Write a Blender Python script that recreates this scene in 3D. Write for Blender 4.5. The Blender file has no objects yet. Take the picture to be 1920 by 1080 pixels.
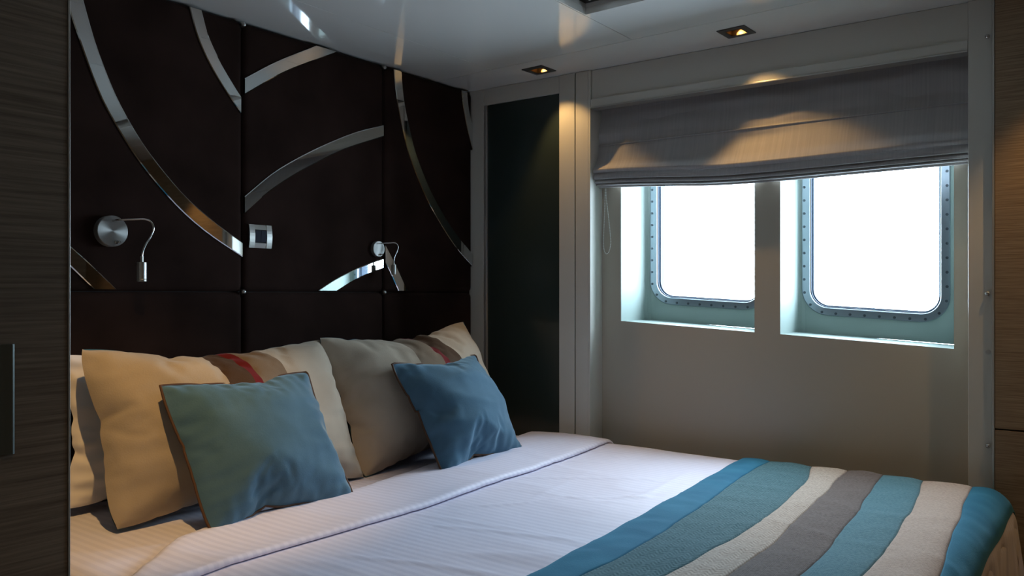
import bpy, bmesh, math, random
from mathutils import Vector, Matrix, noise
random.seed(7)
SC = bpy.context.scene
COL = SC.collection
PI = math.pi

# ------------------------------------------------------------------ camera
EYE = 1.18
cam_d = bpy.data.cameras.new('camera'); cam = bpy.data.objects.new('camera', cam_d); COL.objects.link(cam)
cam_d.sensor_width = 36.0
cam_d.lens = 1520.0 * 36.0 / 1920.0
cam_d.shift_y = 12.0 / 1920.0
cam_d.clip_start = 0.02
cam.location = (0, 0, EYE)
cam.rotation_euler = (PI / 2, 0, math.radians(37.134 - 90.0))
SC.camera = cam

# ------------------------------------------------------------------ daylight: plain overcast white sky
SKY_STRENGTH = 24.0
world = bpy.data.worlds.new('overcast_sky'); SC.world = world; world.use_nodes = True
wn = world.node_tree; wn.nodes.clear()
wo = wn.nodes.new('ShaderNodeOutputWorld'); wb = wn.nodes.new('ShaderNodeBackground')
wb.inputs['Color'].default_value = (0.67, 0.84, 1.0, 1); wb.inputs['Strength'].default_value = SKY_STRENGTH
wn.links.new(wb.outputs[0], wo.inputs[0])

# ------------------------------------------------------------------ exposure
SC.view_settings.view_transform = 'Standard'
SC.view_settings.look = 'None'
SC.view_settings.gamma = 1.0
SC.view_settings.use_curve_mapping = False
SC.view_settings.exposure = 0.3
SC.cycles.max_bounces = 10
SC.cycles.diffuse_bounces = 5
SC.cycles.glossy_bounces = 6
SC.cycles.transparent_max_bounces = 12
SC.cycles.sample_clamp_indirect = 6.0
SC.cycles.caustics_reflective = False

LAMP_WARM = (1.0, 0.60, 0.22)
LAMP_POWER = 9.5

# window wall frame: s runs along the wall from the headboard corner, d runs outward
WA = math.radians(2.14); WO = (2.784, 2.33)
WE = (math.sin(WA), -math.cos(WA)); WN = (math.cos(WA), math.sin(WA))
def W(p):
    s, d, z = p
    return (WO[0] + WE[0] * s + WN[0] * d, WO[1] + WE[1] * s + WN[1] * d, z)
W_ROT = math.atan2(WE[1], WE[0])
CEIL = 2.089
HEAD_Y = 2.33

# the glazed openings let the sky sampler find the portholes
for s0, s1 in ((0.74, 1.19), (1.38, 1.825)):
    ld = bpy.data.lights.new('porthole_portal', 'AREA'); ld.shape = 'RECTANGLE'; ld.size = s1 - s0; ld.size_y = 0.66
    ld.cycles.is_portal = True
    lo = bpy.data.objects.new('porthole_portal', ld); COL.objects.link(lo)
    lo.location = W(((s0 + s1) / 2, 0.40, 1.45)); lo.rotation_euler = (PI / 2, 0, W_ROT + PI)

# ------------------------------------------------------------------ materials
def mat(name, col, rough=0.5, metal=0.0, spec=0.5, sheen=0.0, sheen_tint=None, coat=0.0, sheen_rough=0.4):
    m = bpy.data.materials.new(name); m.use_nodes = True
    b = m.node_tree.nodes['Principled BSDF']
    b.inputs['Base Color'].default_value = (*col, 1)
    b.inputs['Roughness'].default_value = rough
    b.inputs['Metallic'].default_value = metal
    b.inputs['Specular IOR Level'].default_value = spec
    b.inputs['Sheen Weight'].default_value = sheen
    b.inputs['Sheen Roughness'].default_value = sheen_rough
    if sheen_tint: b.inputs['Sheen Tint'].default_value = (*sheen_tint, 1)
    b.inputs['Coat Weight'].default_value = coat
    return m
def N(m, t, **kw):
    n = m.node_tree.nodes.new(t)
    for k, v in kw.items():
        if k in n.inputs.keys(): n.inputs[k].default_value = v
        else: setattr(n, k, v)
    return n
def L(m, a, b): m.node_tree.links.new(a, b)
def bsdf(m): return m.node_tree.nodes['Principled BSDF']
def coords(m, kind='Object', scale=(1, 1, 1)):
    tc = N(m, 'ShaderNodeTexCoord'); mp = N(m, 'ShaderNodeMapping'); mp.inputs['Scale'].default_value = scale
    L(m, tc.outputs[kind], mp.inputs['Vector']); return mp.outputs[0]
def mixcol(m, fac, a, b):
    x = N(m, 'ShaderNodeMix', data_type='RGBA')
    x.inputs[6].default_value = (*a, 1); x.inputs[7].default_value = (*b, 1)
    if fac is not None: L(m, fac, x.inputs[0])
    return x
def vary(m, a, b, scale=(8, 8, 8), detail=6, bump=0.0, bscale=None, contrast=(0.35, 0.65), kind='Object'):
    """noise between two colours, plus an optional fine bump"""
    v = coords(m, kind, scale); n = N(m, 'ShaderNodeTexNoise'); n.inputs['Detail'].default_value = detail
    n.inputs['Scale'].default_value = 1.0
    L(m, v, n.inputs['Vector'])
    r = N(m, 'ShaderNodeMapRange'); r.inputs[1].default_value, r.inputs[2].default_value = contrast
    L(m, n.outputs[0], r.inputs[0])
    x = mixcol(m, r.outputs[0], a, b); L(m, x.outputs[2], bsdf(m).inputs['Base Color'])
    if bump:
        v2 = coords(m, kind, bscale or scale); n2 = N(m, 'ShaderNodeTexNoise'); n2.inputs['Scale'].default_value = 1.0
        n2.inputs['Detail'].default_value = 4; L(m, v2, n2.inputs['Vector'])
        bp = N(m, 'ShaderNodeBump'); bp.inputs['Strength'].default_value = bump; bp.inputs['Distance'].default_value = 0.004
        L(m, n2.outputs[0], bp.inputs['Height']); L(m, bp.outputs[0], bsdf(m).inputs['Normal'])
    return m

M = {}
M['ceiling'] = mat('white_gloss_ceiling', (0.80, 0.79, 0.755), 0.07, spec=0.8, coat=0.4)
M['lacquer'] = mat('cream_lacquer', (0.63, 0.61, 0.55), 0.30, spec=0.5)
M['wall'] = mat('cream_wall_paint', (0.49, 0.44, 0.355), 0.28, spec=0.5)
M['niche'] = mat('pale_green_white_paint', (0.29, 0.345, 0.322), 0.5, spec=0.15)
M['gap'] = mat('dark_joint', (0.02, 0.02, 0.02), 0.7)
M['smoked'] = mat('smoked_glass', (0.030, 0.043, 0.040), 0.2, spec=0.6)
M['chrome'] = mat('chrome', (0.62, 0.62, 0.62), 0.12, 1.0)
M['mirror'] = mat('mirror_glass', (0.70, 0.72, 0.71), 0.025, 1.0)
M['brushed'] = mat('brushed_steel', (0.44, 0.44, 0.42), 0.34, 1.0)
M['spun'] = mat('spun_steel', (0.30, 0.30, 0.29), 0.46, 1.0)
tg = N(M['spun'], 'ShaderNodeTangent', direction_type='RADIAL', axis='Y'); L(M['spun'], tg.outputs[0], bsdf(M['spun']).inputs['Tangent']); bsdf(M['spun']).inputs['Anisotropic'].default_value = 0.85; bsdf(M['spun']).inputs['Anisotropic Rotation'].default_value = 0.25
M['alu'] = mat('aluminium_frame', (0.34, 0.39, 0.44), 0.36, 1.0)
M['gasket'] = mat('blue_black_rubber', (0.010, 0.022, 0.042), 0.5, spec=0.2)
M['screw'] = mat('screw_steel', (0.13, 0.15, 0.17), 0.4, 1.0)
M['rocker'] = mat('navy_plastic', (0.010, 0.014, 0.028), 0.6, spec=0.15)
M['trim_dark'] = mat('grey_lamp_trim', (0.10, 0.095, 0.09), 0.45, 0.6)
M['housing'] = mat('lamp_housing_bronze', (0.22, 0.14, 0.06), 0.4, 0.6)
M['black_glass'] = mat('black_gloss_panel', (0.008, 0.008, 0.009), 0.1)
M['handle'] = mat('dark_satin_metal', (0.20, 0.24, 0.24), 0.33, 0.9)
M['edge_trim'] = mat('satin_edge_trim', (0.52, 0.50, 0.46), 0.35, 0.6)
M['bead'] = mat('white_beads', (0.8, 0.82, 0.8), 0.3)
M['carpet'] = vary(mat('beige_carpet', (0.3, 0.26, 0.2), 0.95), (0.30, 0.25, 0.19), (0.22, 0.18, 0.13), (60, 60, 60), bump=0.4)
M['bed_wood'] = mat('bed_base_wood', (0.10, 0.06, 0.035), 0.4)

M['suede'] = vary(mat('chocolate_suede', (0.02, 0.013, 0.01), 0.95, spec=0.06, sheen=0.04, sheen_tint=(0.5, 0.3, 0.25)),
                  (0.0158, 0.0086, 0.0068), (0.0270, 0.0150, 0.0122), (5, 5, 5), bump=0.08, bscale=(900, 900, 900))

def wood(name, dark, light, axis_scale, rough=0.42):
    m = mat(name, light, rough, spec=0.35)
    v = coords(m, 'Object', axis_scale); n = N(m, 'ShaderNodeTexNoise'); n.inputs['Scale'].default_value = 1.0
    n.inputs['Detail'].default_value = 7; n.inputs['Roughness'].default_value = 0.62; L(m, v, n.inputs['Vector'])
    r = N(m, 'ShaderNodeMapRange'); r.inputs[1].default_value = 0.30; r.inputs[2].default_value = 0.70
    L(m, n.outputs[0], r.inputs[0])
    x = mixcol(m, r.outputs[0], dark, light); L(m, x.outputs[2], bsdf(m).inputs['Base Color'])
    bp = N(m, 'ShaderNodeBump'); bp.inputs['Strength'].default_value = 0.12; bp.inputs['Distance'].default_value = 0.002
    L(m, n.outputs[0], bp.inputs['Height']); L(m, bp.outputs[0], bsdf(m).inputs['Normal'])
    return m
M['wood_grey'] = wood('grey_brown_veneer', (0.120, 0.088, 0.062), (0.28, 0.225, 0.17), (5, 5, 210))
M['wood_warm'] = wood('brown_veneer', (0.20, 0.128, 0.072), (0.42, 0.30, 0.185), (7, 7, 260))

# white satin-stripe bed linen: woven stripes run along the bed
def linen(name, a, b, period=0.024, rough=0.55, axis=0):
    m = mat(name, a, rough, spec=0.3, sheen=0.08)
    v = coords(m, 'Object'); sp = N(m, 'ShaderNodeSeparateXYZ'); L(m, v, sp.inputs[0])
    k = N(m, 'ShaderNodeMath', operation='MULTIPLY'); k.inputs[1].default_value = 2 * PI / period; L(m, sp.outputs[axis], k.inputs[0])
    s = N(m, 'ShaderNodeMath', operation='SINE'); L(m, k.outputs[0], s.inputs[0])
    r = N(m, 'ShaderNodeMapRange'); r.inputs[1].default_value = -0.35; r.inputs[2].default_value = 0.35; L(m, s.outputs[0], r.inputs[0])
    x = mixcol(m, r.outputs[0], a, b); L(m, x.outputs[2], bsdf(m).inputs['Base Color'])
    r2 = N(m, 'ShaderNodeMapRange'); r2.inputs[3].default_value = 0.62; r2.inputs[4].default_value = 0.50
    L(m, r.outputs[0], r2.inputs[0]); L(m, r2.outputs[0], bsdf(m).inputs['Roughness'])
    nv = coords(m, 'Object', (9, 9, 9)); n = N(m, 'ShaderNodeTexNoise'); n.inputs['Scale'].default_value = 1; n.inputs['Detail'].default_value = 5
    L(m, nv, n.inputs['Vector'])
    bp = N(m, 'ShaderNodeBump'); bp.inputs['Strength'].default_value = 0.25; bp.inputs['Distance'].default_value = 0.01
    L(m, n.outputs[0], bp.inputs['Height']); L(m, bp.outputs[0], bsdf(m).inputs['Normal'])
    return m
M['linen'] = linen('white_satin_stripe_linen', (0.80, 0.772, 0.90), (0.735, 0.71, 0.845))
M['linen_plain'] = vary(mat('white_cotton', (0.78, 0.73, 0.72), 0.7, sheen=0.1), (0.80, 0.75, 0.73), (0.74, 0.69, 0.68), (6, 6, 6))

def velvet(name, a, b, tint, scale=7, sheen=0.55, bump=0.15):
    m = mat(name, a, 0.85, spec=0.15, sheen=sheen, sheen_tint=tint, sheen_rough=0.35)
    return vary(m, a, b, (scale,) * 3, detail=8, bump=bump, bscale=(260, 260, 260), contrast=(0.3, 0.7))
M['teal_velvet'] = velvet('dusty_teal_velvet', (0.058, 0.125, 0.185), (0.088, 0.172, 0.24), (0.55, 0.76, 0.9))
M['blue_velvet'] = velvet('bright_blue_velvet', (0.018, 0.135, 0.245), (0.032, 0.19, 0.315), (0.35, 0.7, 0.9), sheen=0.35)
M['beige_velvet'] = velvet('beige_suede_cloth', (0.37, 0.305, 0.235), (0.46, 0.385, 0.30), (0.9, 0.8, 0.65), scale=5, sheen=0.3)
M['blue_lining'] = velvet('blue_lining_cloth', (0.04, 0.115, 0.165), (0.055, 0.15, 0.21), (0.4, 0.6, 0.7), sheen=0.2)
M['brown_band'] = velvet('brown_band_cloth', (0.055, 0.03, 0.016), (0.075, 0.042, 0.024), (0.5, 0.4, 0.3), sheen=0.2)
M['red_band'] = velvet('red_band_cloth', (0.12, 0.010, 0.012), (0.16, 0.015, 0.017), (0.8, 0.4, 0.4), sheen=0.2)
M['taupe_band'] = velvet('taupe_band_cloth', (0.17, 0.125, 0.085), (0.21, 0.155, 0.11), (0.7, 0.6, 0.5), sheen=0.2)
M['piping'] = mat('brown_piping_cord', (0.075, 0.03, 0.010), 0.7)

def tweed(name, a, b, herring=True, sc=520.0, band=0.014):
    """herringbone weave: slanted ribs that flip direction band by band"""
    m = mat(name, a, 0.9, spec=0.1, sheen=0.12)
    v = coords(m, 'Object'); sp = N(m, 'ShaderNodeSeparateXYZ'); L(m, v, sp.inputs[0])
    pp = N(m, 'ShaderNodeMath', operation='PINGPONG'); pp.inputs[1].default_value = band; L(m, sp.outputs[1], pp.inputs[0])
    ad = N(m, 'ShaderNodeMath', operation='ADD'); L(m, sp.outputs[0], ad.inputs[0]); L(m, pp.outputs[0], ad.inputs[1])
    k = N(m, 'ShaderNodeMath', operation='MULTIPLY'); k.inputs[1].default_value = sc if herring else sc * 1.8; L(m, ad.outputs[0], k.inputs[0])
    s = N(m, 'ShaderNodeMath', operation='SINE'); L(m, k.outputs[0], s.inputs[0])
    r = N(m, 'ShaderNodeMapRange'); r.inputs[1].default_value = -0.9; r.inputs[2].default_value = 0.9; L(m, s.outputs[0], r.inputs[0])
    nv = coords(m, 'Object', (150, 150, 150)); n = N(m, 'ShaderNodeTexNoise'); n.inputs['Scale'].default_value = 1; n.inputs['Detail'].default_value = 4
    L(m, nv, n.inputs['Vector'])
    r2 = N(m, 'ShaderNodeMapRange'); r2.inputs[1].default_value = 0.35; r2.inputs[2].default_value = 0.65; L(m, n.outputs[0], r2.inputs[0])
    mx = N(m, 'ShaderNodeMix', data_type='FLOAT'); mx.inputs[0].default_value = 0.5
    L(m, r.outputs[0], mx.inputs[2]); L(m, r2.outputs[0], mx.inputs[3])
    x = mixcol(m, mx.outputs[0], a, b); L(m, x.outputs[2], bsdf(m).inputs['Base Color'])
    bp = N(m, 'ShaderNodeBump'); bp.inputs['Strength'].default_value = 0.35; bp.inputs['Distance'].default_value = 0.002
    L(m, mx.outputs[0], bp.inputs['Height']); L(m, bp.outputs[0], bsdf(m).inputs['Normal'])
    return m
M['tweed_teal'] = tweed('teal_tweed', (0.035, 0.105, 0.135), (0.12, 0.235, 0.275))
M['tweed_beige'] = tweed('beige_herringbone', (0.34, 0.29, 0.25), (0.60, 0.54, 0.48))
M['tweed_grey'] = tweed('grey_brown_tweed', (0.105, 0.088, 0.085), (0.21, 0.18, 0.17), False)
M['tweed_blue'] = tweed('blue_tweed', (0.055, 0.165, 0.225), (0.14, 0.28, 0.335), False)
M['tweed_sand'] = tweed('pale_sand_weave', (0.38, 0.31, 0.27), (0.58, 0.49, 0.43), False)

def blind_cloth():
    m = mat('grey_blind_cloth', (0.30, 0.285, 0.275), 0.85, spec=0.15, sheen=0.1)
    v = coords(m, 'Object', (160, 3, 3)); n = N(m, 'ShaderNodeTexNoise'); n.inputs['Scale'].default_value = 1; n.inputs['Detail'].default_value = 3
    L(m, v, n.inputs['Vector'])
    r = N(m, 'ShaderNodeMapRange'); r.inputs[1].default_value = 0.3; r.inputs[2].default_value = 0.7; L(m, n.outputs[0], r.inputs[0])
    x = mixcol(m, r.outputs[0], (0.42, 0.395, 0.39), (0.49, 0.465, 0.455)); L(m, x.outputs[2], bsdf(m).inputs['Base Color'])
    bp = N(m, 'ShaderNodeBump'); bp.inputs['Strength'].default_value = 0.2; bp.inputs['Distance'].default_value = 0.002
    L(m, n.outputs[0], bp.inputs['Height']); L(m, bp.outputs[0], bsdf(m).inputs['Normal'])
    tr = N(m, 'ShaderNodeBsdfTranslucent'); tr.inputs[0].default_value = (0.50, 0.48, 0.47, 1)      # thin cloth: daylight glows through
    mx = N(m, 'ShaderNodeMixShader'); mx.inputs[0].default_value = 0.10
    out = m.node_tree.nodes['Material Output']
    L(m, bsdf(m).outputs[0], mx.inputs[1]); L(m, tr.outputs[0], mx.inputs[2]); L(m, mx.outputs[0], out.inputs[0])
    return m
M['blind'] = blind_cloth()

def glass_pane():
    m = bpy.data.materials.new('porthole_glass'); m.use_nodes = True
    nt = m.node_tree; nt.nodes.clear()
    o = nt.nodes.new('ShaderNodeOutputMaterial'); mx = nt.nodes.new('ShaderNodeMixShader')
    t = nt.nodes.new('ShaderNodeBsdfTransparent'); g = nt.nodes.new('ShaderNodeBsdfGlossy'); f = nt.nodes.new('ShaderNodeFresnel')
    t.inputs[0].default_value = (0.95, 0.98, 0.98, 1); g.inputs['Roughness'].default_value = 0.02; f.inputs[0].default_value = 1.3
    nt.links.new(f.outputs[0], mx.inputs[0]); nt.links.new(t.outputs[0], mx.inputs[1]); nt.links.new(g.outputs[0], mx.inputs[2])
    nt.links.new(mx.outputs[0], o.inputs[0]); return m
M['glass'] = glass_pane()
def emission(name, col, st):
    m = bpy.data.materials.new(name); m.use_nodes = True; nt = m.node_tree; nt.nodes.clear()
    o = nt.nodes.new('ShaderNodeOutputMaterial'); e = nt.nodes.new('ShaderNodeEmission')
    e.inputs[0].default_value = (*col, 1); e.inputs[1].default_value = st; nt.links.new(e.outputs[0], o.inputs[0]); return m
M['bulb'] = emission('warm_bulb', (1.0, 0.55, 0.18), 22.0)

# ------------------------------------------------------------------ mesh helpers
class MB:
    def __init__(self): self.v = []; self.f = []
    def add(self, vs, fs):
        o = len(self.v); self.v += [tuple(p) for p in vs]; self.f += [tuple(i + o for i in f) for f in fs]; return self
    def box(self, x0, x1, y0, y1, z0, z1):
        vs = [(x0, y0, z0), (x1, y0, z0), (x1, y1, z0), (x0, y1, z0), (x0, y0, z1), (x1, y0, z1), (x1, y1, z1), (x0, y1, z1)]
        return self.add(vs, [(0, 3, 2, 1), (4, 5, 6, 7), (0, 1, 5, 4), (1, 2, 6, 5), (2, 3, 7, 6), (3, 0, 4, 7)])
    def prism(self, poly, y0, y1):
        """polygon in (x, z), extruded along y"""
        n = len(poly); vs = [(p[0], y0, p[1]) for p in poly] + [(p[0], y1, p[1]) for p in poly]
        fs = [tuple(range(n)), tuple(range(2 * n - 1, n - 1, -1))] + [(i, i + n, (i + 1) % n + n, (i + 1) % n) for i in range(n)]
        return self.add(vs, fs)
    def lathe(self, prof, axis_o=(0, 0, 0), axis='z', seg=24):
        """profile of (radius, height) spun about an axis"""
        vs = []; fs = []
        for r, h in prof:
            for k in range(seg):
                a = 2 * PI * k / seg; c, s = r * math.cos(a), r * math.sin(a)
                p = (c, s, h) if axis == 'z' else ((c, h, s) if axis == 'y' else (h, c, s))
                vs.append((p[0] + axis_o[0], p[1] + axis_o[1], p[2] + axis_o[2]))
        m = len(prof)
        for i in range(m - 1):
            for k in range(seg):
                k2 = (k + 1) % seg; fs.append((i * seg + k, i * seg + k2, (i + 1) * seg + k2, (i + 1) * seg + k))
        fs.append(tuple(range(seg - 1, -1, -1))); fs.append(tuple(range((m - 1) * seg, m * seg)))
        return self.add(vs, fs)
    def tube(self, path, r, seg=10, closed=False):
        pts = [Vector(p) for p in path]; n = len(pts); vs = []; fs = []
        up = None
        for i, p in enumerate(pts):
            t = (pts[(i + 1) % n] - pts[i - 1]) if closed else (pts[min(i + 1, n - 1)] - pts[max(i - 1, 0)])
            t.normalize()
            if up is None: up = t.orthogonal().normalized()
            a = (up - t * up.dot(t)).normalized(); up = a; b = t.cross(a)
            rr = r[i] if isinstance(r, (list, tuple)) else r
            for k in range(seg):
                q = 2 * PI * k / seg; vs.append(p + a * (rr * math.cos(q)) + b * (rr * math.sin(q)))
        m = n if closed else n - 1
        for i in range(m):
            j = (i + 1) % n
            for k in range(seg):
                k2 = (k + 1) % seg; fs.append((i * seg + k, i * seg + k2, j * seg + k2, j * seg + k))
        if not closed: fs += [tuple(range(seg - 1, -1, -1)), tuple(range((n - 1) * seg, n * seg))]
        return self.add(vs, fs)
    def grid(self, rows):
        n = len(rows[0]); vs = [p for r in rows for p in r]; fs = []
        for i in range(len(rows) - 1):
            for j in range(n - 1): fs.append((i * n + j, i * n + j + 1, (i + 1) * n + j + 1, (i + 1) * n + j))
        return self.add(vs, fs)
    def map(self, fn): self.v = [tuple(fn(p)) for p in self.v]; return self

def frame(o): return Matrix.Translation(o.location) @ o.rotation_euler.to_matrix().to_4x4()
def build(name, mb, m, parent=None, world=True, smooth=False, bevel=0.0, fix=True, sub=0):
    """one mesh object; world=True: the vertices are in room metres and are re-expressed in the parent's frame"""
    vs = mb.v
    if parent is not None and world:
        chain = frame(parent)
        if parent.parent is not None: chain = frame(parent.parent) @ chain
        inv = chain.inverted(); vs = [inv @ Vector(p) for p in vs]
    me = bpy.data.meshes.new(name); me.from_pydata([tuple(p) for p in vs], [], mb.f)
    if fix:
        bm = bmesh.new(); bm.from_mesh(me); bmesh.ops.recalc_face_normals(bm, faces=bm.faces); bm.to_mesh(me); bm.free()
    me.materials.append(M[m])
    if smooth: me.polygons.foreach_set('use_smooth', [True] * len(me.polygons))
    o = bpy.data.objects.new(name, me); COL.objects.link(o)
    if parent is not None: o.parent = parent
    if bevel:
        b = o.modifiers.new('bevel', 'BEVEL'); b.width = bevel; b.segments = 2; b.limit_method = 'ANGLE'; b.angle_limit = math.radians(40)
    if sub:
        b = o.modifiers.new('subsurf', 'SUBSURF'); b.boundary_smooth = 'PRESERVE_CORNERS'; b.levels = sub; b.render_levels = sub
    return o
def thing(name, label, cat, loc=(0, 0, 0), rotz=0.0, group=None, rotx=0.0):
    o = bpy.data.objects.new(name, None); COL.objects.link(o); o.location = loc; o.rotation_euler = (rotx, 0, rotz)
    o['label'] = label; o['category'] = cat
    if group: o['group'] = group
    return o
def tag(o, label, cat, group=None):
    o['label'] = label; o['category'] = cat
    if group: o['group'] = group
    return o
def struct(o, label=None):
    o['kind'] = 'structure'
    if label: o['label'] = label
    return o
def sroot(name, label, loc=(0, 0, 0)):
    o = bpy.data.objects.new(name, None); COL.objects.link(o); o.location = loc; return struct(o, label)
def crom(pts, n):
    """smooth curve through the points, resampled evenly"""
    P = [Vector(p) for p in pts]; P = [P[0] * 2 - P[1]] + P + [P[-1] * 2 - P[-2]]; out = []
    for i in range(1, len(P) - 2):
        for k in range(12):
            t = k / 12; a, b, c, d = P[i - 1], P[i], P[i + 1], P[i + 2]
            out.append(0.5 * ((2 * b) + (c - a) * t + (2 * a - 5 * b + 4 * c - d) * t * t + (3 * b - a - 3 * c + d) * t ** 3))
    out.append(P[-2])
    acc = [0.0]
    for i in range(1, len(out)): acc.append(acc[-1] + (out[i] - out[i - 1]).length)
    res = []; j = 0
    for k in range(n):
        t = acc[-1] * k / (n - 1)
        while j < len(acc) - 2 and acc[j + 1] < t: j += 1
        q = (t - acc[j]) / max(1e-9, acc[j + 1] - acc[j]); res.append(out[j].lerp(out[j + 1], min(1, q)))
    return res
def interp(tab, x):
    if x <= tab[0][0]: return tab[0][1]
    for (a, fa), (b, fb) in zip(tab, tab[1:]):
        if x <= b:
            t = (x - a) / (b - a); return fa + (fb - fa) * t
    return tab[-1][1]
def sstep(a, b, x):
    t = max(0.0, min(1.0, (x - a) / (b - a))); return t * t * (3 - 2 * t)
def nz(x, y, z=0.0): return noise.noise(Vector((x, y, z)))

# ================================================================== THE ROOM
struct(build('floor', MB().box(-1.1, 3.4, -1.7, 2.6, -0.05, 0.0), 'carpet'))
struct(build('wall_head', MB().box(-1.1, 3.3, 2.385, 2.5, 0.0, 2.3), 'lacquer'))
struct(build('wall_left', MB().box(-1.1, -1.0, -1.7, 2.385, 0.0, 2.3), 'wood_warm'))
struct(build('wall_back', MB().box(-1.0, 3.4, -1.7, -1.6, 0.0, 2.3), 'wood_warm'))

# ---- ceiling: lacquered panels with open joints, cut out for lamps and the coffer
LAMPS = [(2.682, 1.894), (2.703, 1.074), (2.60, 0.05), (2.60, -0.77), (0.80, 1.35), (0.80, 0.53), (0.80, -0.29), (0.80, -1.11)]
HS = 0.030       # half of a lamp's cut-out
COFFER = (1.30, 2.245, 0.10, 1.400)
def slab(x0, x1, y0, y1, z0, z1, holes):
    xs = sorted({x0, x1, *[h for q in holes for h in q[:2]]}); ys = sorted({y0, y1, *[h for q in holes for h in q[2:]]})
    mb = MB()
    def solid(i, j):
        if i < 0 or j < 0 or i >= len(xs) - 1 or j >= len(ys) - 1: return False
        cx, cy = (xs[i] + xs[i + 1]) / 2, (ys[j] + ys[j + 1]) / 2
        return not any(q[0] < cx < q[1] and q[2] < cy < q[3] for q in holes)
    for i in range(len(xs) - 1):
        for j in range(len(ys) - 1):
            if not solid(i, j): continue
            a, b, c, d = xs[i], xs[i + 1], ys[j], ys[j + 1]
            mb.add([(a, c, z0), (b, c, z0), (b, d, z0), (a, d, z0)], [(3, 2, 1, 0)])
            mb.add([(a, c, z1), (b, c, z1), (b, d, z1), (a, d, z1)], [(0, 1, 2, 3)])
            for di, dj, p, q in ((-1, 0, (a, d), (a, c)), (1, 0, (b, c), (b, d)), (0, -1, (a, c), (b, c)), (0, 1, (b, d), (a, d))):
                if not solid(i + di, j + dj): mb.add([(*p, z0), (*q, z0), (*q, z1), (*p, z1)], [(0, 1, 2, 3)])
    return mb
ceil_root = sroot('ceiling', 'glossy white lacquered cabin ceiling in panels', (1.2, 0.4, CEIL))
XS = [-1.0, 0.60, 1.02, 2.566, 3.35]; g = 0.0012
YS = [-1.6, 0.095, 1.4055, 2.046, 2.385]
def lamp_holes(x0, x1, y0, y1):
    return [(x - HS, x + HS, y - HS, y + HS) for x, y in LAMPS if x0 < x < x1 and y0 < y < y1]
for x0, x1, y0, y1 in ([(XS[3], XS[4], YS[0], YS[4]), (XS[0], XS[1], YS[0], YS[4]), (XS[1], XS[2], YS[0], YS[4])]
                       + [(XS[2], XS[3], YS[j], YS[j + 1]) for j in range(4)]):
    holes = lamp_holes(x0, x1, y0, y1)
    if x0 == XS[2] and y0 == YS[1]: holes.append(COFFER)
    build('ceiling_panel', slab(x0 + g, x1 - g, y0 + g, y1 - g, CEIL, CEIL + 0.022, holes), 'ceiling', ceil_root, fix=False)
build('sky_block_lid', MB().box(-1.1, 3.4, -1.7, 2.5, CEIL + 0.105, CEIL + 0.14), 'gap', ceil_root)  # unseen lid over the panels, added to block sky light
sk = MB()
for a, b, c, d in ((-1.1, -1.0, -1.7, 2.5), (3.35, 3.4, -1.7, 2.5), (-1.0, 3.35, -1.7, -1.6), (-1.0, 3.35, 2.386, 2.5)): sk.box(a, b, c, d, CEIL + 0.0, CEIL + 0.104)
build('sky_block_rim', sk, 'gap', ceil_root)  # unseen strips round the rim, added to stop sky light leaking in
cx0, cx1, cy0, cy1 = COFFER
cof = MB()
for a, b, c, d in ((cx0 - .012, cx0, cy0 - .012, cy1 + .012), (cx1, cx1 + .012, cy0 - .012, cy1 + .012), (cx0, cx1, cy0 - .012, cy0), (cx0, cx1, cy1, cy1 + .012)):
    cof.box(a, b, c, d, CEIL + 0.0225, CEIL + 0.05)
build('coffer_side', cof, 'ceiling', ceil_root)
build('coffer_shadow_gap', MB().box(cx0 - .02, cx1 + .02, cy0 - .02, cy1 + .02, CEIL + 0.036, CEIL + 0.042), 'black_glass', ceil_root)
build('coffer_panel', MB().box(cx0 + .035, cx1 - .035, cy0 + .035, cy1 - .035, CEIL + 0.028, CEIL + 0.036), 'ceiling', ceil_root, bevel=0.001)

# ---- window wall: white posts, smoked panel, valance, recess with two porthole niches
SH = -0.0575            # the portholes follow the ship's sheer line: they drop along the wall
def wbox(mb, s0, s1, d0, d1, z0, z1): return mb.add([W(p) for p in MB().box(s0, s1, d0, d1, z0, z1).v], MB().box(0, 1, 0, 1, 0, 1).f)
ww = sroot('wall_window', 'cream painted ship side wall with two deep porthole niches', W((0.6, 0.1, 0)))
NL = dict(s0=0.690, s1=1.240, zb=1.1115); NR = dict(s0=1.3345, s1=1.8915, zb=1.1125)
NTOP = 0.79
RW0, RW1 = 0.6025, 1.9413
D1, D2 = 0.10, 0.33
def zsh(zb, s): return zb + SH * s
def quad(a, b, c, d): return MB().add([W(p) for p in (a, b, c, d)], [(0, 1, 2, 3)])
panel = MB()
def strip(s0, s1, lo0, lo1, hi0, hi1):
    panel.add([W((s0, D1, lo0)), W((s1, D1, lo1)), W((s1, D1, hi1)), W((s0, D1, hi0))], [(0, 1, 2, 3)])
strip(RW0, NL['s0'], 0, 0, 2.2, 2.2); strip(NL['s1'], NR['s0'], 0, 0, 2.2, 2.2); strip(NR['s1'], RW1, 0, 0, 2.2, 2.2)
for n_ in (NL, NR):
    a, b = zsh(n_['zb'], n_['s0']), zsh(n_['zb'], n_['s1'])
    strip(n_['s0'], n_['s1'], 0, 0, a, b); strip(n_['s0'], n_['s1'], a + NTOP, b + NTOP, 2.2, 2.2)
build('recess_panel', panel, 'wall', ww, fix=False)
def rrect(s0, s1, z0, z1, r, n=8):
    pts = []
    for cx, cz, a0 in ((s1 - r, z0 + r, -PI / 2), (s1 - r, z1 - r, 0), (s0 + r, z1 - r, PI / 2), (s0 + r, z0 + r, PI)):
        for k in range(n + 1):
            a = a0 + PI / 2 * k / n; pts.append((cx + r * math.cos(a), cz + r * math.sin(a)))
    return pts
FR_T = 1.85     # outer top of the metal frames before the sheer
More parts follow.
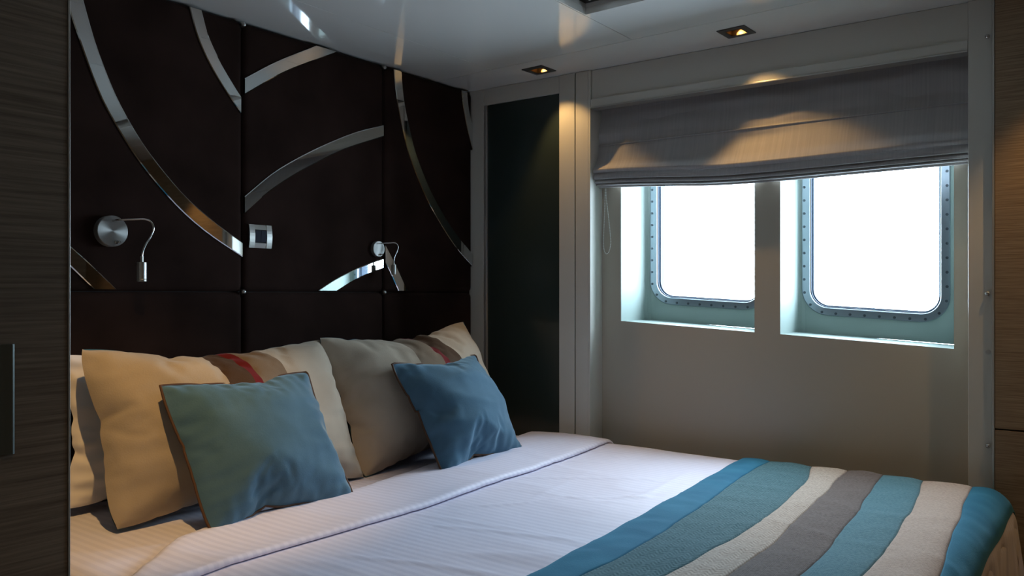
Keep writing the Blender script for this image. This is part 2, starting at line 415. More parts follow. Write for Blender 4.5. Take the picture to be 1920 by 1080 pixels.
WIN = [dict(n=NL, s0=0.7131, s1=1.2160), dict(n=NR, s0=1.3491, s1=1.8548)]
for wi, w in enumerate(WIN):
    n_ = w['n']; s0, s1, zb = n_['s0'], n_['s1'], n_['zb']
    rv = MB()
    c = [(s0, zb), (s1, zb), (s1, zb + NTOP), (s0, zb + NTOP)]
    # soft inner corners where the reveals meet the hull plate
    prev = c
    rings = [(0.0, 0.0), (0.185, 0.0), (0.210, 0.004), (0.225, 0.014), (0.230, 0.026)]
    loops = []
    for dd, ins in rings:
        loops.append([W((s + (ins if i in (0, 3) else -ins), D1 + dd, zsh(z + (0 if i in (0, 1) else 0), s))) for i, (s, z) in enumerate(c)])
    for a, b in zip(loops, loops[1:]):
        for i in range(4):
            j = (i + 1) % 4; rv.add([a[i], a[j], b[j], b[i]], [(0, 1, 2, 3)])
    build('reveal', rv, 'niche', ww, fix=False)
    hole = rrect(w['s0'] + 0.02, w['s1'] - 0.02, 1.203, FR_T - 0.02, 0.075)
    cs, cz = (s0 + s1) / 2, zb + NTOP / 2; m = len(hole); outer = []
    for i, (s, z) in enumerate(hole):
        k = i % 9; q = i // 9
        hs, hz = (s1 - s0) / 2, NTOP / 2
        corner = [(s1, zb), (s1, zb + NTOP), (s0, zb + NTOP), (s0, zb)][q]
        if k == 4: outer.append(corner)
        elif (k < 4) == (q in (0, 2)): outer.append((s, corner[1]))
        else: outer.append((corner[0], z))
    pl = MB()
    vs = [W((s, D2, zsh(z, s))) for s, z in hole] + [W((s, D2, zsh(z, s))) for s, z in outer]
    pl.add(vs, [(i, (i + 1) % m, (i + 1) % m + m, i + m) for i in range(m)])
    build('hull_plate', pl, 'niche', ww, fix=False)
# recess cheeks
ck = MB(); wbox(ck, RW0 - 0.009, RW0, 0.0, D1 + 0.02, 0, CEIL); build('recess_cheek', ck, 'lacquer', ww)
ck = MB(); wbox(ck, RW1, RW1 + 0.01, 0.004, D1 + 0.02, 0, CEIL); build('recess_cheek', ck, 'lacquer', ww)

SCREW_ME = None
for wi, w in enumerate(WIN):
    s0, s1 = w['s0'], w['s1']; z0, z1 = 1.183, FR_T
    root = sroot('window_%d' % (wi + 1), ['square rounded porthole in the niche nearer the bed head', 'square rounded porthole in the niche nearer the bed foot'][wi],
                 W(((s0 + s1) / 2, D2, zsh(z0, (s0 + s1) / 2))))
    def ring(loops):
        m = len(loops[0][0]); mb = MB(); vs = [W((s, d, zsh(z, s))) for pts, d in loops for s, z in pts]
        fs = []
        for k in range(len(loops) - 1):
            for i in range(m):
                j = (i + 1) % m; fs.append((k * m + i, k * m + j, (k + 1) * m + j, (k + 1) * m + i))
        return mb.add(vs, fs)
    R = lambda ins, r: rrect(s0 + ins, s1 - ins, z0 + ins, z1 - ins, r)
    build('metal_frame', ring([(R(0, .095), D2 + .001), (R(0.0, .095), D2 - .004), (R(.0025, .0925), D2 - .006), (R(.0275, .0675), D2 - .006), (R(.030, .065), D2 - .0035), (R(.030, .065), D2 + .02)]),
          'alu', root, smooth=False)
    build('rubber_gasket', ring([(R(.0285, .066), D2 + .004), (R(.033, .062), D2 + .006), (R(.0335, .0615), D2 + .018), (R(.038, .057), D2 + .020), (R(.0385, .0565), D2 + .05)]), 'gasket', root)
    hull = ring([(R(.034, .061), D2 + .05), (R(.034, .061), D2 + .075)]); build('outer_frame', hull, 'gasket', root)
    pane = R(.031, .064)
    pv = MB(); nn = len(pane)
    pv.add([W((s, D2 + .016, zsh(z, s))) for s, z in pane], [tuple(range(nn))]); build('glass_pane', pv, 'glass', root, fix=False)
    # countersunk cross screws round the frame
    loop = R(.0095, .0855); acc = [0.0]
    lp = loop + [loop[0]]
    for a, b in zip(lp, lp[1:]): acc.append(acc[-1] + math.dist(a, b))
    cnt = round(acc[-1] / 0.0505)
    for k in range(cnt):
        t = acc[-1] * (k + 0.35) / cnt; j = max(i for i in range(len(acc) - 1) if acc[i] <= t)
        q = (t - acc[j]) / (acc[j + 1] - acc[j]); s = lp[j][0] + (lp[j + 1][0] - lp[j][0]) * q; z = lp[j][1] + (lp[j + 1][1] - lp[j][1]) * q
        if SCREW_ME is None:
            mb = MB(); mb.lathe([(0.0052, 0.0), (0.0052, -0.0012), (0.0042, -0.0016), (0.0040, -0.0006), (0.0030, -0.0006), (0.0022, -0.0018), (0.0006, -0.0018)], axis='y', seg=12)
            so = build('screw', mb, 'screw', root, world=False); SCREW_ME = so.data
        else:
            so = bpy.data.objects.new('screw', SCREW_ME); COL.objects.link(so); so.parent = root
        so.rotation_euler = (0, 0, W_ROT)
        so.location = Vector(W((s, D2 - .006, zsh(z, s)))) - root.location

# posts beside the smoked panel
def post(name, label, boxes, m='lacquer', bevel=0.0015):
    mb = MB()
    for b in boxes: wbox(mb, *b)
    return struct(build(name, mb, m, bevel=bevel), label)
post('trim_1', 'narrow white post in the corner beside the headboard', [(-0.06, 0.0631, 0.0, 0.14, 0, CEIL - .001)])
post('trim_2', 'white header above the smoked glass panel', [(0.0645, 0.4530, 0.002, 0.14, 2.017, CEIL - .001)])
post('trim_3', 'white post between smoked panel and window recess', [(0.4545, 0.5285, 0.0, 0.14, 0, CEIL - .001)])
post('trim_4', 'white post at the edge of the window recess', [(0.5340, 0.5930, 0.0, 0.14, 0, CEIL - .001)])
post('trim_5', 'dark joint behind the white posts', [(0.5280, 0.5345, 0.012, 0.13, 0, CEIL - .002)], 'gap', 0)
pn = thing('wall_panel', 'tall smoked dark green glass panel between white posts beside headboard', 'panel', W((0.26, 0.02, 0)), W_ROT)
mb = MB(); wbox(mb, 0.0785, 0.4535, 0.010, 0.05, 0.0, 2.0165); build('glass_sheet', mb, 'smoked', pn)
mb = MB(); wbox(mb, 0.0640, 0.0780, -0.001, 0.05, 0.0, 2.0165); build('edge_strip', mb, 'edge_trim', pn, bevel=0.002)

# valance over the blind
va = sroot('trim_6', 'white valance across the top of the window recess', W((1.27, 0, 1.93)))
mb = MB(); wbox(mb, 0.604, 1.9405, 0.010, 0.05, 1.969, CEIL - .001); build('fascia_board', mb, 'lacquer', va, bevel=0.001)
mb = MB(); wbox(mb, 0.604, 1.9405, 0.000, 0.05, 1.9375, 1.9685); build('moulding', mb, 'lacquer', va, bevel=0.001)
mb = MB(); wbox(mb, 0.604, 1.9405, -0.003, 0.05, 1.9315, 1.9370); build('lip', mb, 'edge_trim', va, bevel=0.001)

post('trim_7', 'white post between window recess and wood cabinet', [(1.9415, 2.0065, 0.0, 0.14, 0, CEIL - .001)])
# pins and cover plug on that post
PIN = None
for k, (s, z, lab) in enumerate([(1.9942, 1.967, 'small chrome pin near the top of the white post'), (1.9942, 1.183, 'small chrome pin at mid height of the white post'),
                                 (1.9956, 0.718, 'small chrome pin low on the white post near the bed')]):
    t = thing('wall_pin', lab, 'pin', W((s, 0.0, z)), W_ROT, 'chrome pins on the white post')
    if PIN is None:
        p1 = build('pin_shaft', MB().lathe([(0.0032, 0.0), (0.0032, -0.010), (0.003, -0.011)], axis='y', seg=14), 'chrome', t, world=False, smooth=True)
        p2 = build('pin_head', MB().lathe([(0.0035, -0.009), (0.0068, -0.0095), (0.0072, -0.013), (0.0058, -0.0165), (0.003, -0.0185), (0.0005, -0.019)], axis='y', seg=16), 'chrome', t, world=False, smooth=True)
        PIN = (p1, p2)
    else:
        for p in PIN:
            c = p.copy(); COL.objects.link(c); c.parent = t
mb = MB().lathe([(0.0075, 0.0), (0.0075, -0.0012), (0.006, -0.0018), (0.0005, -0.0018)], axis='y', seg=18)
o = build('cover_plug', mb, 'edge_trim'); o.location = W((1.9956, 0.0, 1.004)); o.rotation_euler = (0, 0, W_ROT)
tag(o, 'round flat cover plug on white post between two chrome pins', 'plug')

# wood cabinet beside the post
cb = thing('cabinet', 'tall brown wood veneer cabinet at the foot end beside the window', 'cabinet', W((2.6, 0.1, 0)), W_ROT)
mb = MB(); wbox(mb, 2.0075, 3.925, 0.0, 0.3, 0.0, CEIL - .002); build('body', mb, 'wood_warm', cb)
mb = MB(); wbox(mb, 2.0072, 2.0138, -0.024, -0.001, 0.0, CEIL - .002); build('edge_trim', mb, 'edge_trim', cb, bevel=0.001)
for s0, s1 in ((2.0145, 2.620), (2.624, 3.24), (3.244, 3.86)):
    mb = MB(); wbox(mb, s0, s1, -0.022, -0.001, 0.775, CEIL - .004); build('door', mb, 'wood_warm', cb, bevel=0.0012)
    mb = MB(); wbox(mb, s0, s1, -0.022, -0.001, 0.06, 0.770); build('drawer_front', mb, 'wood_warm', cb, bevel=0.0012)

# ---- recessed square ceiling lamps
LAB = ['recessed square ceiling spotlight above the smoked glass panel', 'recessed square ceiling spotlight above the roman blind',
       'recessed square ceiling spotlight before the wood cabinet', 'recessed square ceiling spotlight farthest along the wood cabinet',
       'recessed square ceiling spotlight before the grey wardrobe', 'recessed square ceiling spotlight over the aisle beside the bed',
       'recessed square ceiling spotlight near the entrance end of the aisle', 'recessed square ceiling spotlight at the entrance wall']
def make_lamp(k, x, y):
    t = thing('ceiling_spotlight', LAB[k], 'ceiling light', (x, y, CEIL), math.radians(-2.0), 'recessed ceiling spotlights')
    a, b = 0.050, 0.0275; z0, z1 = -0.0035, 0.0
    mb = MB()
    for q in ((-a, a, -a, -b), (-a, a, b, a), (-a, -b, -b, b), (b, a, -b, b)): mb.box(q[0], q[1], q[2], q[3], z0, z1)
    build('trim_frame', mb, 'trim_dark', t, world=False)
    mb = MB(); h = 0.06
    for q in ((-b - .002, b + .002, -b - .002, -b), (-b - .002, b + .002, b, b + .002), (-b - .002, -b, -b, b), (b, b + .002, -b, b)): mb.box(q[0], q[1], q[2], q[3], z0, h)
    mb.box(-b, b, -b, b, h, h + .003)
    build('housing', mb, 'housing', t, world=False)
    build('lamp_ring', MB().lathe([(0.0235, h - .002), (0.0235, 0.030), (0.021, 0.028), (0.019, 0.034), (0.0185, h - .002)], seg=20), 'trim_dark', t, world=False, smooth=True)
    build('bulb', MB().lathe([(0.0005, 0.046), (0.007, 0.046), (0.009, 0.049), (0.009, 0.055), (0.0005, 0.055)], seg=18), 'bulb', t, world=False)
    ld = bpy.data.lights.new('spot_beam', 'SPOT'); ld.energy = LAMP_POWER; ld.color = LAMP_WARM; ld.spot_size = math.radians(80); ld.spot_blend = 0.5; ld.shadow_soft_size = 0.012
    lo = bpy.data.objects.new('spot_beam', ld); COL.objects.link(lo); lo.parent = t; lo.location = (0, 0, 0.012)
    if k in (0, 1): lo.location = (0.018, 0, 0.012); lo.rotation_euler = Vector((0.04, -0.24, -1)).to_track_quat('-Z', 'Y').to_euler()
    if k > 4: ld.energy = 4.0
    if k == 4:      # swivelled towards the bed head
        ld.energy = 42.0; ld.spot_size = math.radians(50); ld.spot_blend = 0.9
        lo.rotation_euler = Vector((1.10 - x, 1.93 - y, 0.8 - CEIL)).to_track_quat('-Z', 'Y').to_euler()
    return t
for k, (x, y) in enumerate(LAMPS): make_lamp(k, x, y)

# ================================================================== HEADBOARD
hb = thing('headboard', 'dark chocolate suede headboard wall with curved mirror inlays', 'headboard', (1.9, HEAD_Y, 0.0))
PX = [0.55, 1.006, 1.602, 2.2415, 2.783]; PZ = [0.40, 1.1885, CEIL - 0.008]
def pad(x0, x1, z0, z1):
    n, m = 28, 28; rows = []; e = 0.022; g = 0.0009
    def ts(a, b):
        t = [0, .002, .006, .012, .02, .03]; inner = [0.03 + (b - a - .06) * k / 10 for k in range(1, 10)]
        return [a + g + q for q in t] + [a + q for q in inner] + [b - g - q for q in reversed(t)]
    for z in ts(z0, z1):
        row = []
        for x in ts(x0, x1):
            dx = min(x - x0, x1 - x); dz = min(z - z0, z1 - z); dd = max(0, e - dx) / e; de = max(0, e - dz) / e
            q = min(1.0, math.hypot(dd, de)); dep = 0.016 * (1 - math.sqrt(max(0, 1 - q * q)))
            row.append((x, HEAD_Y + dep + 0.0012 * nz(x * 6, z * 6, 3.0), z))
        rows.append(row)
    mb = MB(); mb.grid(rows); return mb
for i in range(4):
    for j in range(2): build('upholstered_panel', pad(PX[i], PX[i + 1], PZ[j], PZ[j + 1]), 'suede', hb, smooth=True)
build('backing_board', MB().box(0.55, 2.783, HEAD_Y + 0.018, HEAD_Y + 0.05, 0.0, CEIL - .004), 'gap', hb)
ZT = CEIL - 0.012
ARCS = [
 ([(1.020, ZT), (1.049, 1.96), (1.073, 1.893), (1.11, 1.796), (1.144, 1.722), (1.203, 1.63), (1.258, 1.559), (1.326, 1.488), (1.395, 1.427), (1.479, 1.369), (1.5975, 1.304)],
  [(1.066, ZT), (1.086, 2.001), (1.117, 1.898), (1.156, 1.8), (1.193, 1.726), (1.251, 1.637), (1.313, 1.564), (1.38, 1.497), (1.44, 1.449), (1.512, 1.401), (1.5975, 1.3515)]),
 ([(1.407, ZT), (1.436, 1.989), (1.479, 1.912), (1.531, 1.845), (1.592, 1.778)], [(1.449, ZT), (1.474, 2.002), (1.517, 1.929), (1.568, 1.862), (1.592, 1.834)]),
 ([(1.6065, 1.896), (1.738, 1.983), (1.905, ZT)], [(1.6065, 1.843), (1.78, 1.960), (2.000, ZT)]),
 ([(1.6065, 1.505), (1.716, 1.594), (1.828, 1.664), (1.956, 1.732), (2.095, 1.796), (2.236, 1.845)], [(1.6065, 1.450), (1.700, 1.529), (1.805, 1.599), (1.924, 1.666), (2.042, 1.725), (2.236, 1.801)]),
 ([(1.914, 1.194), (1.993, 1.235), (2.084, 1.273), (2.179, 1.305), (2.237, 1.321)], [(2.000, 1.194), (2.084, 1.234), (2.16, 1.261), (2.237, 1.283)]),
 ([(2.246, 1.306), (2.274, 1.265), (2.318, 1.195)], [(2.246, 1.376), (2.280, 1.331), (2.321, 1.272), (2.370, 1.195)]),
 ([(2.291, ZT), (2.306, 1.974), (2.330, 1.878), (2.371, 1.762), (2.454, 1.618), (2.542, 1.508), (2.660, 1.391), (2.780, 1.305)],
  [(2.336, ZT), (2.351, 1.968), (2.378, 1.873), (2.418, 1.765), (2.487, 1.646), (2.565, 1.547), (2.665, 1.449), (2.780, 1.360)]),
 ([(2.704, ZT), (2.716, 2.005), (2.743, 1.918), (2.780, 1.826)], [(2.744, ZT), (2.757, 1.998), (2.780, 1.929)]),
 ([(1.010, 1.296), (1.053, 1.254), (1.114, 1.195)], [(1.010, 1.350), (1.053, 1.312), (1.117, 1.254), (1.178, 1.195)]),
]
for a, b in ARCS:
    n = 26; A = crom([(x, z, 0) for x, z in a], n); B = crom([(x, z, 0) for x, z in b], n)
    mb = MB(); y0, y1 = HEAD_Y - 0.0045, HEAD_Y + 0.012; ins = 0.003
    loops = []
    for p, q in zip(A, B):
        w = (q - p).normalized() * ins
        loops.append([(p.x, y1, p.y), (p.x, y0 + .0015, p.y), (p.x + w.x, y0, p.y + w.y), (q.x - w.x, y0, q.y - w.y), (q.x, y0 + .0015, q.y), (q.x, y1, q.y)])
    mb.grid(loops); mb.f += [tuple(range(6)), tuple(range(len(mb.v) - 1, len(mb.v) - 7, -1))]
    build('mirror_strip', mb, 'mirror', hb)
for x, z in ((1.602, 2.0735), (1.602, 1.1885), (2.2415, 2.0735), (2.2415, 1.1885), (1.006, 1.1885), (1.006, 2.0735)):
    mb = MB().lathe([(0.0085, 0.008), (0.0085, -0.003), (0.0070, -0.0075), (0.0045, -0.0095), (0.0006, -0.0105)], (x, HEAD_Y, z), 'y', 18)
    build('stud', mb, 'brushed', hb, smooth=True)

# ---- reading lamps on the headboard
def reading_lamp(label, x, z, k):
    t = thing('reading_lamp', label, 'wall lamp', (x, HEAD_Y - 0.0015, z), 0, 'reading lamps on the headboard')
    r = 0.0445 * k
    build('base_disc', MB().lathe([(r, 0.0), (r, -0.020 * k), (r - .0015, -0.022 * k), (0.0005, -0.022 * k)], axis='y', seg=40), 'spun', t, world=False)
    sw = build('toggle_switch', MB().lathe([(0.0055 * k, -0.022 * k), (0.0055 * k, -0.025 * k), (0.003 * k, -0.026 * k), (0.0026 * k, -0.034 * k), (0.0034 * k, -0.040 * k), (0.0005, -0.042 * k)], (0.009 * k, 0, -0.031 * k), 'y', 12), 'chrome', t, world=False, smooth=True)
    path = crom([(0.0, -0.018, 0.029), (0.0, -0.040, 0.030), (0.010, -0.058, 0.031), (0.035, -0.072, 0.033), (0.060, -0.080, 0.035), (0.078, -0.084, 0.029), (0.086, -0.086, 0.011),
                 (0.077, -0.086, -0.014), (0.061, -0.086, -0.040), (0.052, -0.086, -0.064), (0.0505, -0.086, -0.085)], 48)
    path = [(p.x * k, p.y * k, p.z * k) for p in path]
    build('gooseneck', MB().tube(path, 0.0030 * k, 10), 'chrome', t, world=False, smooth=True)
    hx, hy = 0.0505 * k, -0.086 * k
    hd = build('lamp_head', MB().lathe([(0.0045 * k, -0.072 * k), (0.0045 * k, -0.088 * k), (0.0125 * k, -0.0885 * k), (0.0135 * k, -0.0895 * k), (0.0135 * k, -0.1365 * k), (0.0130 * k, -0.1375 * k), (0.0135 * k, -0.1385 * k), (0.0135 * k, -0.1435 * k),
                                        (0.0120 * k, -0.1445 * k), (0.0115 * k, -0.1400 * k), (0.0005, -0.1400 * k)], (hx, hy, 0), 'z', 24), 'brushed', t, world=False)
    return t
reading_lamp('larger brushed steel gooseneck reading lamp beside the grey wardrobe', 1.158, 1.361, 1.0)
reading_lamp('smaller brushed steel gooseneck reading lamp above the beige pillow with taupe band', 2.200, 1.357, 0.69)

# ---- light switch
sw = thing('light_switch', 'square brushed steel light switch with two navy rockers', 'switch', (1.6655, HEAD_Y, 1.375))
mb = MB()
def wing(x0, x1):
    pr = []
    for k in range(9):
        z = -0.039 + 0.078 * k / 8; y = -0.006 - 0.005 * math.cos((k - 4) / 4 * PI / 2)
        pr.append((z, y))
    rows = [[(x, y, z) for z, y in pr] for x in (x0, x1)]; mb.grid(rows)
    mb.grid([[(x0, 0.0, z) for z, y in pr], [(x0, y, z) for z, y in pr]]); mb.grid([[(x1, y, z) for z, y in pr], [(x1, 0.0, z) for z, y in pr]])
    for z, y in (pr[0], pr[-1]): mb.add([(x0, 0, z), (x1, 0, z), (x1, y, z), (x0, y, z)], [(0, 1, 2, 3)])
for a_, b_ in ((-0.0445, -0.0235), (0.0235, 0.0445)):
    mb = MB(); wing(a_, b_); build('side_plate', mb, 'brushed', sw, world=False)
mb = MB(); mb.add([(-.0235, -.003, .039), (.0235, -.003, .039), (.0235, -.0085, .0225), (-.0235, -.0085, .0225)], [(0, 1, 2, 3)])
build('bridge_plate', mb, 'brushed', sw, world=False, fix=False)
mb = MB(); mb.add([(-.0235, -.0085, -.0225), (.0235, -.0085, -.0225), (.0235, -.003, -.039), (-.0235, -.003, -.039)], [(0, 1, 2, 3)])
build('bridge_plate', mb, 'brushed', sw, world=False, fix=False)
for x0 in (-0.0225, 0.0004):
    mb = MB().add([(x0, 0, -.019), (x0 + .0221, 0, -.019), (x0 + .0221, 0, .0195), (x0, 0, .0195), (x0, -.008, -.019), (x0 + .0221, -.008, -.019), (x0 + .0221, -.0115, .0195), (x0, -.0115, .0195)],
                  [(0, 3, 2, 1), (4, 5, 6, 7), (0, 1, 5, 4), (1, 2, 6, 5), (2, 3, 7, 6), (3, 0, 4, 7)])
    build('rocker', mb, 'rocker', sw, world=False, bevel=0.0006)
build('recess_plate', MB().box(-.0235, .0235, -.003, -.0005, -.0385, .0385), 'gap', sw, world=False)

# ================================================================== WARDROBE in the near left
wr = thing('wardrobe', 'tall grey brown wood veneer wardrobe standing beside the bed head', 'wardrobe', (0.0, 1.4, 0))
build('body', MB().box(-0.40, 0.538, 1.222, 2.300, 0.0, CEIL - .004), 'wood_grey', wr)
dr = build('door', MB().box(-0.05, 0.5375, 1.200, 1.2205, 0.06, CEIL - .006), 'wood_grey', wr, bevel=0.001)
build('door', MB().box(-0.395, -0.054, 1.200, 1.2205, 0.06, CEIL - .006), 'wood_grey', wr, bevel=0.001)
build('edge_strip', MB().box(0.5378, 0.5412, 1.1990, 1.222, 0.0, CEIL - .004), 'edge_trim', wr, bevel=0.0008)
hd = MB()
hx0, hx1, hz0, hz1 = 0.395, 0.4684, 0.965, 1.113
rows = []
for k in range(13):
    z = hz0 + (hz1 - hz0) * k / 12
    rows.append([(hx0, 1.199, z), (hx0 + .002, 1.196, z), (hx0 + .006, 1.1945, z)] + [(hx0 + .006 + (hx1 - hx0 - .010) * q / 6, 1.1945 + 0.0035 * math.sin(PI * q / 6), z) for q in range(1, 7)] + [(hx1 - .0015, 1.1955, z), (hx1, 1.199, z)])
hd.grid(rows); n_ = len(rows[0]); hd.f += [tuple(range(n_)), tuple(range(len(hd.v) - n_, len(hd.v)))]
build('pull_handle', hd, 'handle', dr)

# ================================================================== ROMAN BLIND
bl = thing('roman_blind', 'grey striped roman blind half raised over the portholes', 'blind', W((1.27, 0.06, 1.59)), W_ROT)
BS0, BS1 = 0.6045, 1.9395
def zoff(s): return 0.0285 * (1 - sstep(0.60, 1.22, s)) * 1.0 + 0.006 * sstep(1.3, 1.94, s)
def blind_part(name, prof, wave=0.004, n=64, kz=1.0, seed=0.0, thick=True):
    rows = []
    for i in range(n + 1):
        s = BS0 + (BS1 - BS0) * i / n; row = []
        for k, (d, z, free) in enumerate(prof):
            q = wave * free * nz(s * 2.3 + seed, z * 9, seed) + wave * 0.5 * free * nz(s * 7 + seed, z * 22, 4 + seed)
            dip = -0.0025 * free * math.sin(PI * i / n)
            row.append(W((s, max(0.004, min(D1 - .004, d + q)), z + kz * zoff(s) + dip)))
        rows.append(row)
    return build(name, MB().grid(rows), 'blind', bl, smooth=True, fix=False)
def dens(pr, m):
    out = crom([(a, b, c) for a, b, c in pr], m); return [(p.x, p.y, max(0, p.z)) for p in out]
up = dens([(0.090, 1.955, 0.0), (0.086, 1.90, 0.8), (0.080, 1.84, 1.2), (0.073, 1.798, 0.3), (0.0685, 1.7925, 0.05)], 26)
def kzmap(prof): return prof
blind_part('upper_fabric', up, 0.018, kz=0.0, seed=1.3)
blind_part('fold_ridge', [(0.0705, 1.7935, 0.05), (0.0660, 1.7925, 0.05), (0.0650, 1.7900, 0.05), (0.0665, 1.7875, 0.05), (0.0710, 1.7868, 0.05)], 0.012, kz=0.0, seed=1.3)
# the middle fabric hangs from the ridge and swells out at its lower fold
mid = dens([(0.0705, 1.7868, 0.05), (0.063, 1.755, 1.2), (0.043, 1.705, 1.3), (0.018, 1.664, 0.5), (0.0115, 1.6545, 0.3), (0.0125, 1.6485, 0.3), (0.019, 1.6460, 0.3), (0.032, 1.6455, 0.2)], 30)
rows = []
for i in range(81):
    s = BS0 + (BS1 - BS0) * i / 80; row = []
    for d, z, fr in mid:
        kz = max(0.0, min(1.0, (1.7868 - z) / 0.12))
        q = 0.012 * fr * nz(s * 2.1 + 5, z * 8, 2.2) + 0.005 * fr * nz(s * 8, z * 18, 7.7)
        row.append(W((s, max(0.005, d + q), z + kz * zoff(s) + 0.004 * fr * kz * nz(s * 3.1, 0.3, 1.1))))
    rows.append(row)
build('middle_fabric', MB().grid(rows), 'blind', bl, smooth=True, fix=False)
for k, (d, z, h) in enumerate([(0.0235, 1.6455, 0.026), (0.036, 1.6205, 0.0165), (0.047, 1.605, 0.0095)]):
    pr = dens([(d + .010, z, .1), (d + .002, z - h * .45, .25), (d - .002, z - h * .8, .25), (d + .001, z - h * .98, .25), (d + .012, z - h * 1.0, .2), (d + .022, z - h * .98, .1)], 14)
    blind_part('pleat', pr, 0.006, seed=3.1 * k)
hm = [(0.070, 1.607, .1), (0.068, 1.5905, .1), (0.069, 1.5878, .1), (0.074, 1.5878, .1), (0.075, 1.5905, .1), (0.074, 1.612, .1)]
blind_part('hem', hm, 0.003, seed=9.0)
mb = MB(); rows = []
for i in range(41):
    q = BS0 + 0.002 + (BS1 - BS0 - 0.004) * i / 40
    rows.append([W((q, 0.0935, z + (zoff(q) if z < 1.7 else 0))) for z in (1.955, 1.80, 1.69, 1.605)] + [W((q, 0.0915, z + (zoff(q) if z < 1.7 else 0))) for z in (1.605, 1.69, 1.80, 1.955)])
build('lining', mb.grid(rows), 'blind', bl, smooth=False, fix=False)
# bead pull chain
cp = crom([(0.628, 0.080, 1.625), (0.6265, 0.080, 1.57), (0.6225, 0.083, 1.50), (0.617, 0.085, 1.42), (0.6175, 0.085, 1.375), (0.626, 0.085, 1.349), (0.640, 0.085, 1.352), (0.650, 0.085, 1.385), (0.648, 0.085, 1.43), (0.638, 0.083, 1.52), (0.632, 0.080, 1.58), (0.6305, 0.080, 1.625)], 88)
mb = MB()
for p in cp:
    c = W((p.x, p.y, p.z)); mb.lathe([(0.0004, -0.0021), (0.0018, -0.0012), (0.0021, 0), (0.0018, 0.0012), (0.0004, 0.0021)], c, 'z', 6)
mb.tube([W((p.x, p.y, p.z)) for p in cp], 0.0006, 4)
build('pull_chain', mb, 'bead', bl)

# ================================================================== BED
ZB = 0.605
def fold_dn(t, lo, hi, r):
    """flat between lo and hi, then rolling over a round edge of radius r and hanging down; returns (position, drop)"""
    if t < lo:
        q = (lo - t) / r
        if q < PI / 2: return lo - r * math.sin(q), -r * (1 - math.cos(q))
        return lo - r, -r - (lo - t - r * PI / 2)
    if t > hi:
        q = (t - hi) / r
        if q < PI / 2: return hi + r * math.sin(q), -r * (1 - math.cos(q))
        return hi + r, -r - (t - hi - r * PI / 2)
    return t, 0.0
# pressed-in creases of the duvet cover, in metres on the bed
CREASES = [
 ([(1.72, 1.39), (1.80, 1.33), (1.92, 1.27), (2.02, 1.14), (2.06, 1.08)], 0.0042, 0.010),
 ([(1.50, 1.36), (1.55, 1.22), (1.58, 1.10), (1.62, 1.02)], 0.0036, 0.010),
 ([(2.05, 1.51), (2.10, 1.44), (2.16, 1.35), (2.22, 1.24), (2.26, 1.15)], 0.0034, 0.010),
 ([(1.83, 1.33), (2.12, 1.37), (2.55, 1.42)], 0.0022, 0.009),
 ([(1.95, 1.14), (2.10, 1.10), (2.45, 1.12)], 0.0030, 0.012),
 ([(2.50, 1.46), (2.55, 1.40)], 0.003, 0.009), ([(1.20, 1.36), (1.26, 1.20), (1.30, 1.05)], 0.003, 0.010),
]
def crease(p, q):
    w = 0.0
    if q < 0.9: return 0.0
    for line, hgt, wid in CREASES:
        best = 9.0
        for (a, b), (c, d) in zip(line, line[1:]):
            vx, vy = c - a, d - b; t = max(0.0, min(1.0, ((p - a) * vx + (q - b) * vy) / (vx * vx + vy * vy)))
            best = min(best, math.hypot(p - a - t * vx, q - b - t * vy))
        if best < 0.05: w += hgt * math.exp(-(best / wid) ** 2) * (0.7 + 0.6 * nz(p * 9, q * 9, 4.0))
    return w
def bed_pt(p, q, h=0.0, wr=1.0, hang=1.0):
    X, dx = fold_dn(p, 0.84, 2.700, 0.085)
    Y, dy = fold_dn(q - 0.0, 0.350 - 0.012 * sstep(2.35, 2.70, p), 9.0, 0.09)
    z = ZB + dx + dy
    flat = max(0.0, 1 + (dx + dy) / 0.05)
    w = 0.006 * nz(p * 1.7, q * 1.7, 0.4) + 0.0028 * nz(p * 5.5, q * 4.0, 1.4)
    cr = abs(nz(p * 3.2 + 3, q * 2.1, 6.6)); w += 0.0035 * (1 - min(1.0, cr * 9)) * sstep(0.1, 0.5, nz(p * 1.1, q * 1.3, 8.8) + 0.35)
    w += crease(p, q)
    cr2 = abs(nz(p * 6.0 + 1.7 * q, q * 1.6 - p, 2.6)); w += 0.0016 * (1 - min(1.0, cr2 * 8))
    out = 0.0
    if dx + dy < -0.05:
        w *= 0.4
    hangw = min(1.0, max(0.0, (-dy - 0.06) / 0.12)); Y += hangw * hang * (0.012 * math.sin(p * 26) + 0.006 * math.sin(p * 61 + 1))
    hangx = min(1.0, max(0.0, (-dx - 0.06) / 0.12)); X += hangx * hang * (0.010 * math.sin(q * 24) + 0.005 * math.sin(q * 57 + 1)) * (1 if p < 1 else 0.3)
    if p > 2.7: X = min(X, 2.785)
    return (X, Y, z + w * wr + h)
bed = thing('bed', 'wide double bed with white striped sheet pushed against the dark headboard', 'bed', (1.78, 1.3, 0))
build('base', MB().box(0.80, 2.74, 0.30, 2.31, 0.0, 0.30), 'bed_wood', bed, bevel=0.01)
mrows = []
for i in range(31):
    q = 0.13 + (2.31 - 0.13) * i / 30
    mrows.append([bed_pt(0.62 + (2.92 - 0.62) * j / 50, q, -0.012, 0.15, 0) for j in range(51)])
mt = build('mattress', MB().grid(mrows), 'linen', bed, smooth=True, fix=False); mt['label'] = 'mattress under a white striped sheet'

